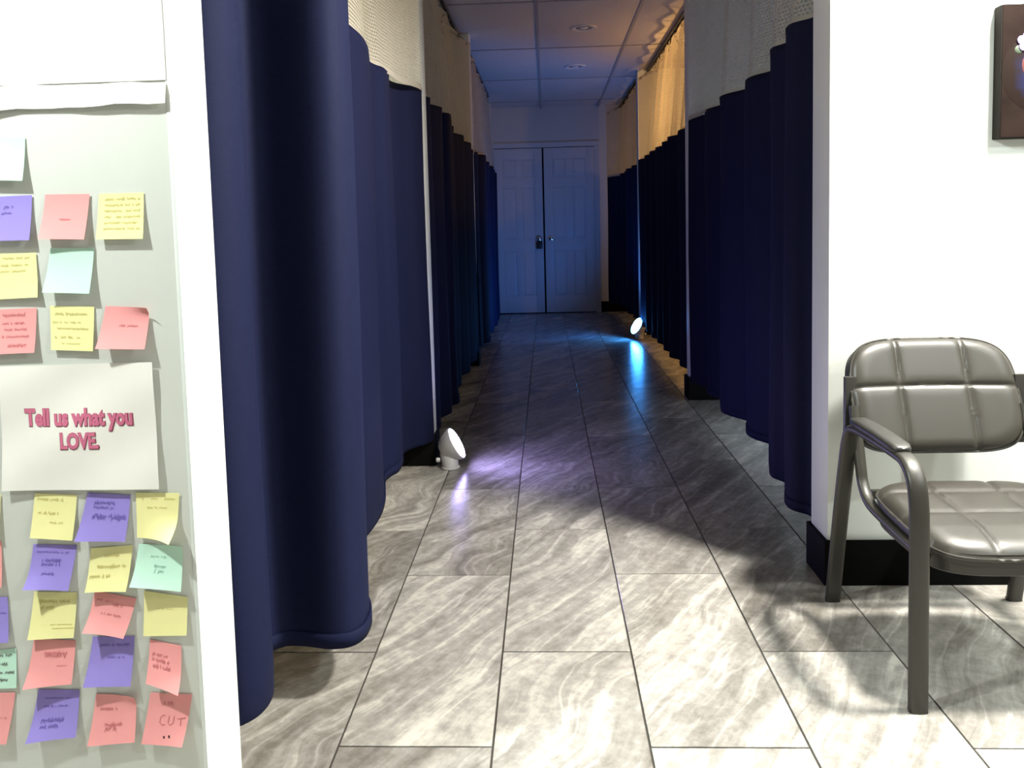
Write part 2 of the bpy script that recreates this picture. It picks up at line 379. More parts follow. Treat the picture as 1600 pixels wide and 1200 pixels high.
# ------------------------------------------------------------------ recessed lights (switched off)
for (x, y, lab) in ((0.343, 6.685, 'larger recessed ceiling light, nearest along the dim corridor'), (0.33, 8.24, 'smaller recessed ceiling light, second along the dim corridor')):
    t = thing('recessed_light', lab, 'ceiling light', (x, y, CZ), 'recessed lights in the corridor ceiling')
    part('trim_ring', MB().lathe([(0.066, .0), (0.072, -.006), (0.098, -.010), (0.106, -.004), (0.106, .001)], (x, y, CZ), (0, 0, 1), 32), 'rec', t)
    part('baffle', MB().lathe([(0.067, -.001), (0.050, .004), (0.048, .0045)], (x, y, CZ - .003), (0, 0, 1), 32), 'reclens', t)
    part('bulb_face', MB().lathe([(0.040, -.002), (0.030, -.009), (0.010, -.012)], (x, y, CZ), (0, 0, 1), 24), 'rec', t)

# ------------------------------------------------------------------ curtains
HEM, TOPB, TOPM = 0.13, 1.83, 2.69
def resample(P, step):
    out = [P[0].copy()]; acc = 0.0
    for a, b in zip(P, P[1:]):
        L = (b - a).length
        if L < 1e-9: continue
        while acc + L >= step:
            t = (step - acc) / L; a = a.lerp(b, t); out.append(a.copy()); L = (b - a).length; acc = 0.0
        acc += L
    if (out[-1] - P[-1]).length > step * 0.3: out.append(P[-1].copy())
    return out
def sheet(P, zs, shift, uvz0=0.0, wob=0.0, seed=0):
    rr = random.Random(seed); ph = [rr.uniform(0, 6) for _ in range(4)]
    mb = MB(); n = len(P); uv = []
    s = [0.0]
    for a, b in zip(P, P[1:]): s.append(s[-1] + (b - a).length)
    for iz, z in enumerate(zs):
        t = iz / (len(zs) - 1)
        for i, p in enumerate(P):
            dx = shift * t + wob * math.sin(s[i] * 5 + ph[0] + z * 2.3) * (t * (1 - t) * 4)
            mb.v.append((p.x + dx, p.y + 0.5 * wob * math.sin(s[i] * 4 + ph[1] + z * 1.7) * (t * (1 - t) * 4), z if not callable(z) else z(s[i])))
            uv.append((s[i], z - uvz0))
    for j in range(len(zs) - 1):
        for i in range(n - 1): mb.f.append([j * n + i, j * n + i + 1, (j + 1) * n + i + 1, (j + 1) * n + i])
    return mb, uv
def set_uv(o, uv):
    me = o.data; lay = me.uv_layers.new(name='UVMap')
    for l in me.loops: lay.data[l.index].uv = uv[l.vertex_index]
def curtain(path, flare, label, seed, side):
    P = resample(smooth_path([(x, y, 0) for x, y in path], 8), 0.012)
    cx = sum(p.x for p in P) / len(P); ymid = (P[0].y + P[-1].y) / 2
    t = thing('privacy_curtain', label, 'curtain', (cx, ymid, 0), 'navy curtains with netting tops along the corridor')
    zs = [HEM, HEM + .004, HEM + .035, HEM + .040, 0.5, 0.95, 1.4, TOPB - .03, TOPB]
    mb, uv = sheet(P, zs, 0.0, HEM, 0.006, seed)
    n = len(P)
    f = part('fabric', mb, 'fabric', t, 0); f.data.polygons.foreach_set('use_smooth', [True] * len(f.data.polygons)); set_uv(f, uv)
    so = f.modifiers.new('thickness', 'SOLIDIFY'); so.thickness = 0.003; so.offset = 0
    # netting on top, reaching up and slightly back to the track
    Q = [p for p in P]
    mb, uv = sheet(Q, [TOPB - .012, TOPB + .01, 2.05, 2.3, 2.5, TOPM - .06, TOPM], flare, TOPB, 0.004, seed + 1)
    for i in range(len(mb.v)):     # folds pull flatter towards the track
        x, y, z = mb.v[i]; k = max(0, (z - TOPB) / (TOPM - TOPB)); tp = min(1, max(0, (P[-1].y - y) / .45)); x -= flare * k * 0; line = cx + flare * k
        x2 = x + (line - x) * 0.15 * k; x3 = P[-1].x
        mb.v[i] = (x2 * tp + x3 * (1 - tp) if abs(flare) > .03 else x2, y, z)
    g = part('netting', mb, 'net', t, 0); g.data.polygons.foreach_set('use_smooth', [True] * len(g.data.polygons)); set_uv(g, uv)
    # hem turned up and stitched
    mb, uv = sheet(P, [HEM - .0005, HEM + .036], 0, HEM, 0, seed)
    h = part('hem', mb, 'fabric', t, 0); h.data.polygons.foreach_set('use_smooth', [True] * len(h.data.polygons)); set_uv(h, uv)
    so = h.modifiers.new('thickness', 'SOLIDIFY'); so.thickness = 0.0065; so.offset = 0
    # hooks
    xt = cx + flare; L = P[-1].y - P[0].y; k = max(6, int(L / 0.17)); first = None
    top = [g.data.vertices[i].co + t.location for i in range(len(g.data.vertices) - n, len(g.data.vertices))]
    for i in range(k):
        y = P[0].y + L * (i + .5) / k
        q = min(top, key=lambda v: abs(v.y - y))
        hb = MB().sweep([(q.x, q.y, TOPM - .03), (q.x, q.y + .006, TOPM - .012), (q.x + .3 * (xt - q.x), q.y, TOPM + .012), (xt, q.y, CZ - .036)], .006, .006, (0, 1, 0), 6)
        hb.box(xt - .008, q.y - .010, CZ - .040, xt + .008, q.y + .010, CZ - .028)
        part('curtain_hook', hb, 'hook', t, 0)
    return xt
def wavy(x, y0, y1, lam, amp, seed, xend=None):
    rr = random.Random(seed); out = []; y = y0; sgn = 1
    while y < y1 - lam * 0.3:
        out.append((x + sgn * amp * rr.uniform(0.6, 1.15), y)); y += lam * 0.5 * rr.uniform(0.75, 1.25); sgn = -sgn
    out.append((x if xend is None else xend, y1)); return out
# nearest left curtain: its folds follow the hem line seen on the floor
LEFT1 = [(-.74, 1.565), (-.68, 1.568), (-.655, 1.582), (-.634, 1.62), (-.632, 1.68), (-.66, 1.76), (-.70, 1.82), (-.698, 1.87), (-.667, 1.898), (-.616, 1.896), (-.56, 1.883),
         (-.518, 1.888), (-.492, 1.911), (-.480, 1.955), (-.488, 2.04), (-.54, 2.16), (-.62, 2.31), (-.668, 2.43), (-.662, 2.52), (-.642, 2.575), (-.627, 2.64), (-.622, 2.80), (-.636, 2.95),
         (-.66, 3.08), (-.684, 3.19), (-.675, 3.27), (-.656, 3.33), (-.658, 3.46), (-.684, 3.60), (-.655, 3.70), (-.605, 3.765), (-.574, 3.832)]
tl1 = curtain(LEFT1, -0.07, 'navy curtain with a wide bulging fold, hung beside the wall of sticky notes', 1, -1)
LEFT2 = [(-.60, 4.03), (-.575, 4.12), (-.64, 4.22), (-.58, 4.36), (-.56, 4.46), (-.64, 4.56), (-.548, 4.66), (-.56, 4.82), (-.64, 4.95), (-.60, 5.15), (-.59, 5.28), (-.66, 5.45), (-.60, 5.65), (-.575, 5.78), (-.65, 5.95), (-.59, 6.15), (-.57, 6.3), (-.63, 6.48), (-.59, 6.70)]
tl2 = curtain(LEFT2, -0.09, 'navy curtain with greyish netting, left side, just beyond the glowing violet lamp', 2, -1)
LEFT3 = [(-.60, 6.93), (-.58, 7.04), (-.64, 7.14), (-.540, 7.26)] + wavy(-.60, 7.45, 9.77, .5, .05, 5, -.655)
tl3 = curtain(LEFT3, -0.07, 'navy curtain on the left nearest the white double door', 3, -1)
RIGHT1 = [(.91, 2.69), (.90, 2.77), (.868, 2.81), (.852, 2.85), (.862, 2.93), (.91, 3.0), (.938, 3.08), (.915, 3.15), (.893, 3.20), (.905, 3.28), (.96, 3.36), (1.02, 3.5), (1.035, 3.62), (1.015, 3.70), (.975, 3.775), (.958, 3.86), (.975, 3.96), (1.02, 4.06), (1.022, 4.15), (.97, 4.25), (.943, 4.33), (.95, 4.42), (1.0, 4.55), (1.01, 4.66), (.965, 4.8), (.97, 4.92), (1.0, 5.02), (.96, 5.12), (.927, 5.238)]
tr1 = curtain(RIGHT1, 0.06, 'nearly black navy curtain hung behind the wall with the vinyl chair', 4, 1)
RIGHT2 = [(.97, 5.45)] + wavy(.985, 5.6, 8.49, .40, .035, 8, .99)
tr2 = curtain(RIGHT2, 0.11, 'navy curtain under netting lit amber, right side, in front of the blue lamp', 5, 1)
RIGHT3 = [(1.0, 8.70)] + wavy(1.0, 8.85, 10.90, .42, .045, 9, .84)
tr3 = curtain(RIGHT3, 0.04, 'navy curtain under dim brown netting, right side, running to the end wall', 6, 1)
for x, a, b, lab in ((tl1, 1.56, 3.84, 'ceiling track of the curtain beside the sticky note wall'), (tl2, 4.02, 6.73, 'ceiling track of the grey netting curtain beyond the violet lamp'),
                     (tl3, 6.91, 9.78, 'ceiling track on the left nearest the double door'), (tr1, 2.68, 5.24, 'ceiling track of the curtain behind the vinyl chair wall'),
                     (tr2, 5.44, 8.50, 'ceiling track above the amber lit netting'), (tr3, 8.69, 10.94, 'ceiling track above the dim brown netting by the end wall')):
    t = thing('curtain_track', lab, 'track', (x, (a + b) / 2, CZ), 'curtain tracks on the corridor ceiling')
    part('rail', MB().box(x - .014, a, CZ - .030, x - .009, b, CZ - .006).box(x + .009, a, CZ - .030, x + .014, b, CZ - .006).box(x - .014, a, CZ - .010, x + .014, b, CZ - .0062), 'track', t, 0)
    for y in (a + .01, b - .01):
        part('end_cap', MB().box(x - .016, y - .012, CZ - .032, x + .016, y + .012, CZ - .006, .002), 'track', t)

# ------------------------------------------------------------------ floor lamps
def floor_lamp(label, c, n, r, glow, power, color, base, lean=(0, 0, 0), cone=170):
    c = Vector(c); n = Vector(n).normalized(); bx, by = base
    t = thing('floor_uplight', label, 'lamp', (bx, by, 0), 'round uplights standing on the corridor floor')
    part('lamp_head', MB().lathe([(r * 1.03, .004), (r * 1.06, 0), (r * 1.04, -.012), (r * .90, -.035), (r * .66, -.070), (r * .45, -.082), (.004, -.084)], c, n, 32), 'lampw', t)
    part('lens', MB().lathe([(r * .97, .001), (r * .97, .006), (r * .80, .009), (.003, .011)], c, n, 32), glow, t)
    part('stem', MB().sweep([(bx, by, 0.008), (bx, by, 0.03), tuple(c - n * .05 - Vector((0, 0, .02)))], .042, .040, (0, 1, 0), 20), 'lampw', t)
    part('foot', MB().lathe([(0.044, 0.0005), (0.046, .006), (0.040, .012), (0.006, .014)], (bx, by, 0), (0, 0, 1), 28), 'lampw', t)
    kx = bx + (.05 if n.x < 0 else -.05)
    part('switch_knob', MB().lathe([(0.010, 0.0), (0.012, .008), (0.010, .018), (.002, .02)], (kx, by - .012, .045), (-n.x, -.3, 0), 14), 'lampw', t)
    l = lamp('beam', 'SPOT', c + n * .03, power, color, r * .9, c + n * .03 + (n + Vector(lean)).normalized(), math.radians(cone), .5)
    return t
floor_lamp('glowing violet white round lamp on the floor by the left partition', (-.462, 3.835, .115), (.880, -.02, .475), .078, 'glow_violet', 12, (.45, .38, 1.0), (-.49, 3.81))
floor_lamp('glowing blue round lamp far down the corridor by the right curtain', (.915, 8.25, .130), (-.80, -.29, .47), .090, 'glow_blue', 80, (.05, .255, 1.0), (.945, 8.27), (.1, .70, .1), 128)

# ------------------------------------------------------------------ chair
ch = thing('side_chair', 'brown grey vinyl armchair with tufted seat and metal frame against white wall', 'chair', (1.115, 2.12, 0))
XL, XR = 0.847, 1.385
def side_frame(x):
    top = smooth_path([(x, 1.833, 0.0), (x, 1.836, .25), (x, 1.838, .42), (x, 1.842, .49), (x, 1.858, .545), (x, 1.895, .577), (x, 1.95, .584), (x, 2.10, .584), (x, 2.20, .580), (x, 2.245, .565), (x, 2.268, .53), (x, 2.285, .48), (x, 2.33, .30), (x, 2.395, 0.0)], 6)
    return top
for x in (XL, XR):
    p = side_frame(x); k = next(i for i, q in enumerate(p) if q.y > 1.945)
    part('leg', MB().sweep(p[:k + 1], .022, .0125, (1, 0, 0), 16, power=3), 'cframe', ch, 50)
    part('leg', MB().sweep(p[k:], .022, .0125, (1, 0, 0), 16, power=3), 'cframe', ch, 50)
    s = 1 if x == XL else -1
    xi = x + s * .030
    part('side_rail', MB().sweep(smooth_path([(xi, 2.315, .62), (xi, 2.29, .54), (xi, 2.262, .455), (xi, 2.245, .412), (xi, 2.205, .378), (xi, 2.14, .366), (xi, 2.0, .360), (xi, 1.885, .356)], 6), .015, .011, (1, 0, 0), 12, power=3), 'cframe', ch, 50)
    part('armrest', MB().sweep([(x, 1.925, .597), (x, 1.932, .598), (x, 1.95, .600), (x, 2.05, .603), (x, 2.15, .603), (x, 2.20, .602), (x, 2.216, .600)], .029, .013, (1, 0, 0), 20, [.45, .75, .95, 1, 1, .9, .5], 3), 'vinyl_edge', ch, 60)
    for yy in (1.823, 2.384): part('glide', MB().box(x - .020, yy, 0.0003, x + .020, yy + .022, .008, .002), 'black', ch)
    part('back_bracket', MB().box(x + s * .012, 2.335, .50, x + s * .045, 2.352, .70, .003), 'vinyl_edge', ch)
cx = (XL + XR) / 2 - .003
def cushion(us, vs, surf, seams_u, seams_v, puff, groove, thick_fn, n=70, m=60, power=4.0):
    """tufted pad: surf(u, v) -> point, normal; superellipse outline; u, v in -1..1"""
    top = []; bot = []
    for j in range(m + 1):
        for i in range(n + 1):
            u, v = -1 + 2 * i / n, -1 + 2 * j / m
            # squeeze the square onto a rounded outline
            k = (abs(u) ** power + abs(v) ** power) ** (1 / power); mx = max(abs(u), abs(v)); q = mx / k if k > 1e-6 else 1
            uu, vv = u * q, v * q
            e = max(0.0, 1 - mx); h = puff * (1 - (1 - min(1, e / .22)) ** 2.4) ** .6 if e > 0 else 0
            g = 0
            for sv in seams_u: g = max(g, math.exp(-((uu - sv) / .022) ** 2))
            for sv in seams_v: g = max(g, math.exp(-((vv - sv) / .030) ** 2))
            soft = 0
            for sv in seams_u: soft = max(soft, math.exp(-((uu - sv) / .07) ** 2))
            for sv in seams_v: soft = max(soft, math.exp(-((vv - sv) / .10) ** 2))
            h -= (groove * g + groove * .4 * soft) * min(1, e / .06)
            p, nn = surf(uu, vv); top.append(p + nn * h); bot.append(p - nn * thick_fn)
    return top, bot, n, m
def cushion_obj(name, top, bot, n, m, mtop, parent, back_name, mback):
    a = MB(); a.v = [tuple(p) for p in top]
    a.f = [[j * (n + 1) + i, j * (n + 1) + i + 1, (j + 1) * (n + 1) + i + 1, (j + 1) * (n + 1) + i] for j in range(m) for i in range(n)]
    rim = [i for i in range(n + 1)] + [(j) * (n + 1) + n for j in range(1, m + 1)] + [m * (n + 1) + i for i in range(n - 1, -1, -1)] + [j * (n + 1) for j in range(m - 1, 0, -1)]
    o = part(name, a, mtop, parent, 0); o.data.polygons.foreach_set('use_smooth', [True] * len(o.data.polygons))
    b = MB(); ring_t = [Vector(top[i]) for i in rim]; ring_b = [Vector(bot[i]) for i in rim]
    cb = sum(ring_b, Vector()) / len(ring_b)
    b.loops([[cb + (p - cb) * .4 for p in ring_b], [cb + (p - cb) * .93 for p in ring_b], [p.lerp(q, .12) for p, q in zip(ring_b, ring_t)], [p.lerp(q, .85) for p, q in zip(ring_b, ring_t)], ring_t], cap=False)
    b.f.append(list(range(len(rim)))[::-1])
    part(back_name, b, mback, parent, 40)
    pipe = [p * 1.0 for p in ring_t]
    pb = MB(); rings = []
    for i, p in enumerate(pipe):
        t = (pipe[(i + 1) % len(pipe)] - pipe[i - 1]).normalized(); u = (p - cb).normalized(); u = (u - t * u.dot(t)).normalized(); w_ = t.cross(u)
        rings.append([p + (u * math.cos(q * PI / 3) + w_ * math.sin(q * PI / 3)) * .0045 for q in range(6)])
    pb.loops(rings, cap=False, closed=True)
    part('piping', pb, mtop, o, 60)
    return o
def back_surf(u, v):
    z = .643 + .154 * v; y = 2.275 + (z - .49) * .40; hw = .236
    y += .022 * (1 - u * u) - .004           # gentle hollow across the width
    p = Vector((cx + hw * u * (1 - .03 * (v > 0) * v), y, z)); return p, Vector((0, -.93, .37))
top, bot, n, m = cushion(0, 0, back_surf, (-.40, .42), (.14,), .024, .007, .052, power=4.2)
cushion_obj('backrest', top, bot, n, m, 'vinyl', ch, 'back_shell', 'vinyl_edge')
def seat_surf(u, v):
    y = 2.035 + .205 * v; z = .392 + .012 * v - .016 * max(0, -v - .55) / .45
    return Vector((cx + .236 * u, y, z)), Vector((0, 0, 1))
top, bot, n, m = cushion(0, 0, seat_surf, (-.36, .36), (-.12, .52), .028, .005, .016, power=4.5)
cushion_obj('seat', top, bot, n, m, 'vinyl', ch, 'seat_shell', 'vinyl_edge')
# metal pan under the seat
ring = []
for k in range(48):
    a = 2 * PI * k / 48; c, q = math.cos(a), math.sin(a)
    ring.append((cx + .230 * math.copysign(abs(c) ** .45, c), 2.033 + .200 * math.copysign(abs(q) ** .45, q)))
part('seat_pan', MB().loops([[(x * .96 + cx * .04, y * .96 + 2.035 * .04, .322) for x, y in ring], [(x, y, .328) for x, y in ring], [(x, y, .377) for x, y in ring]]), 'cframe', ch)
part('seat_bolt', MB().lathe([(.007, 0), (.007, .008), (.004, .011)], (XL + .045, 1.90, .352), (0, -1, 0), 12), 'black', ch)
part('crossbar', MB().box(XL + .07, 2.28, .355, XR - .07, 2.298, .380, .003), 'cframe', ch)

# ------------------------------------------------------------------ painting on the right wall
pt = thing('canvas_painting', 'dark unframed canvas painted with a red bloom and small flowers on white wall', 'painting', (1.36, WY, 1.4))
PX0, PX1, PZ0, PZ1, PF = 1.352, 1.67, 1.385, 1.775, WY - .042
part('canvas', MB().box(PX0, PF, PZ0, PX1, WY - .001, PZ1, .003), 'canvas_side', pt)
part('painted_face', MB().box(PX0 + .003, PF - .0012, PZ0 + .003, PX1 - .003, PF + .002, PZ1 - .003), 'canvas', pt, 0)
def glow_disc():
    m = bpy.data.materials.new('painted_blue_haze'); m.use_nodes = True; nt = m.node_tree; L = nt.links; b = nt.nodes['Principled BSDF']
    tc = nt.nodes.new('ShaderNodeTexCoord'); mp = nt.nodes.new('ShaderNodeMapping'); mp.inputs['Location'].default_value = (-.5, 0, -.5); mp.inputs['Scale'].default_value = (1, 0, 1)
    ln = nt.nodes.new('ShaderNodeVectorMath'); ln.operation = 'LENGTH'; n = nt.nodes.new('ShaderNodeTexNoise'); n.inputs['Scale'].default_value = 5
    ad = nt.nodes.new('ShaderNodeMath'); ad.operation = 'MULTIPLY_ADD'; ad.inputs[1].default_value = .28
    L.new(tc.outputs['Generated'], mp.inputs[0]); L.new(mp.outputs[0], ln.inputs[0]); L.new(tc.outputs['Generated'], n.inputs['Vector'])
    L.new(n.outputs['Fac'], ad.inputs[0]); L.new(ln.outputs['Value'], ad.inputs[2])
    r = nt.nodes.new('ShaderNodeValToRGB'); r.color_ramp.elements[0].position = .22; r.color_ramp.elements[0].color = (0.014, 0.020, 0.075, 1)
    r.color_ramp.elements[1].position = .52; r.color_ramp.elements[1].color = (0.013, 0.008, 0.0065, 1); b.inputs['Specular IOR Level'].default_value = 0.05
    L.new(ad.outputs[0], r.inputs[0]); L.new(r.outputs[0], b.inputs['Base Color']); b.inputs['Roughness'].default_value = .7
    return m
pz = lambda z: PZ0 + z
part('blue_haze', MB().lathe([(.118, 0), (.116, .0006)], (1.472, PF - .0013, 1.575), (0, -1, 0), 40), glow_disc(), pt)
M['p_or'] = mat('paint_orange', srgb(140, 40, 18), .6, vary=.4, vscale=40); M['p_red'] = mat('paint_red', srgb(80, 18, 12), .6, vary=.3, vscale=50)
M['p_vio'] = mat('paint_lilac', srgb(125, 108, 165), .6); M['p_te'] = mat('paint_teal', srgb(20, 105, 105), .6); M['p_gr'] = mat('paint_leaf', srgb(60, 74, 58), .6); M['p_ye'] = mat('paint_yellow', srgb(170, 120, 30), .6)
b = MB()
for i, (dx, dz, r) in enumerate(((0, 0, .050), (.025, -.035, .045), (.05, .02, .05), (.05, -.04, .045))):
    b.lathe([(r, 0), (r * .9, .001 + .0002 * i), (.002, .0014 + .0002 * i)], (1.462 + dx, PF - .0020, 1.598 + dz), (0, -1, 0), 24)
part('red_bloom', b, 'p_red', pt)
b = MB()
for k in range(4): b.sweep(smooth_path([(1.427 + .016 * k, PF - .0042, 1.575 + .004 * k), (1.423 + .017 * k, PF - .0046, 1.60), (1.435 + .014 * k, PF - .0042, 1.628)], 6), .0048, .001, (0, 1, 0), 8)
part('bloom_stroke', b, 'p_or', pt)
def flower(x, z, r, mpet, mc):
    b = MB()
    for k in range(5):
        a = 2 * PI * k / 5 + .3
        b.lathe([(r * .52, 0), (r * .48, .0012), (.001, .0018)], (x + r * .62 * math.cos(a), PF - .0042, z + r * .62 * math.sin(a)), (0, -1, 0), 14)
    f = part('painted_flower', b, mpet, pt); part('flower_heart', MB().lathe([(r * .26, 0), (r * .2, .002), (.0005, .0024)], (x, PF - .0058, z), (0, -1, 0), 12), mc, f)
flower(1.424, 1.664, .026, 'p_vio', 'p_vio'); flower(1.445, 1.527, .018, 'p_te', 'p_ye')
part('painted_leaf', MB().lathe([(.012, 0), (.010, .001), (.001, .0014)], (1.402, PF - .002, 1.643), (0, -1, 0), 12), 'p_gr', pt)

# ------------------------------------------------------------------ note wall: sign, strip and sticky notes
def patch(c, lift, curl, y=NY - .0016):
    TLc, TRc, BRc, BLc = [Vector((x, 0, z)) for x, z in c]
    def f(u, v, o=0.0):
        # v = 0 at the stuck top edge, 1 at the loose bottom edge
        p = TLc.lerp(TRc, u).lerp(BLc.lerp(BRc, u), v)
        d = .68 * lift * v ** 1.8 + curl[0] * (max(0, v - .5) * 2) ** 2 * (1 - u) ** 2 + curl[1] * (max(0, v - .5) * 2) ** 2 * u ** 2 + curl[2] * (max(0, .25 - v) * 4) ** 2 * u ** 3
        return Vector((p.x, y - d - o, p.z))
    return f
def sheet_from(f, n=8, th=.0004):
    mb = MB(); 
    for o in (0.0, -th):
        for j in range(n + 1):
            for i in range(n + 1): mb.v.append(tuple(f(i / n, j / n, o)))
    K = (n + 1) ** 2
    for j in range(n):
        for i in range(n):
            a = j * (n + 1) + i; q = [a, a + 1, a + n + 2, a + n + 1]; mb.f.append(q); mb.f.append([K + k for k in q[::-1]])
    rim = [i for i in range(n)] + [j * (n + 1) + n for j in range(n)] + [n * (n + 1) + i for i in range(n, 0, -1)] + [j * (n + 1) for j in range(n, 0, -1)]
    for a, b_ in zip(rim, rim[1:] + rim[:1]): mb.f.append([a, b_, K + b_, K + a])
    return mb
def scribble(f, lines, rr, wd=.010):
    mb = MB()
    for (u0, u1, v, amp) in lines:
        u = u0; pts = []
        ph = 0.0
        while u < u1:
            if rr.random() < .05 and pts:
                if len(pts) > 2: stroke(mb, f, pts, wd)
                pts = []; u += .035
            ph += rr.uniform(.7, 1.5)
            pts.append((u, v + amp * math.sin(ph * 1.9) * rr.uniform(.5, 1.2) + (u - u0) * rr.uniform(-.02, .02))); u += .012
        if len(pts) > 2: stroke(mb, f, pts, wd)
    return mb
def stroke(mb, f, pts, wd):
    o = len(mb.v)
    for i, (u, v) in enumerate(pts):
        a, b_ = pts[max(0, i - 1)], pts[min(len(pts) - 1, i + 1)]; dx, dv = b_[0] - a[0], b_[1] - a[1]; L = math.hypot(dx, dv) or 1
        nx, nv = -dv / L * wd / 2, dx / L * wd / 2
        cl = lambda q: min(.985, max(.015, q))
        mb.v.append(tuple(f(cl(u + nx), cl(v + nv), .0005))); mb.v.append(tuple(f(cl(u - nx), cl(v - nv), .0005)))
    for i in range(len(pts) - 1): k = o + 2 * i; mb.f.append([k, k + 1, k + 3, k + 2])
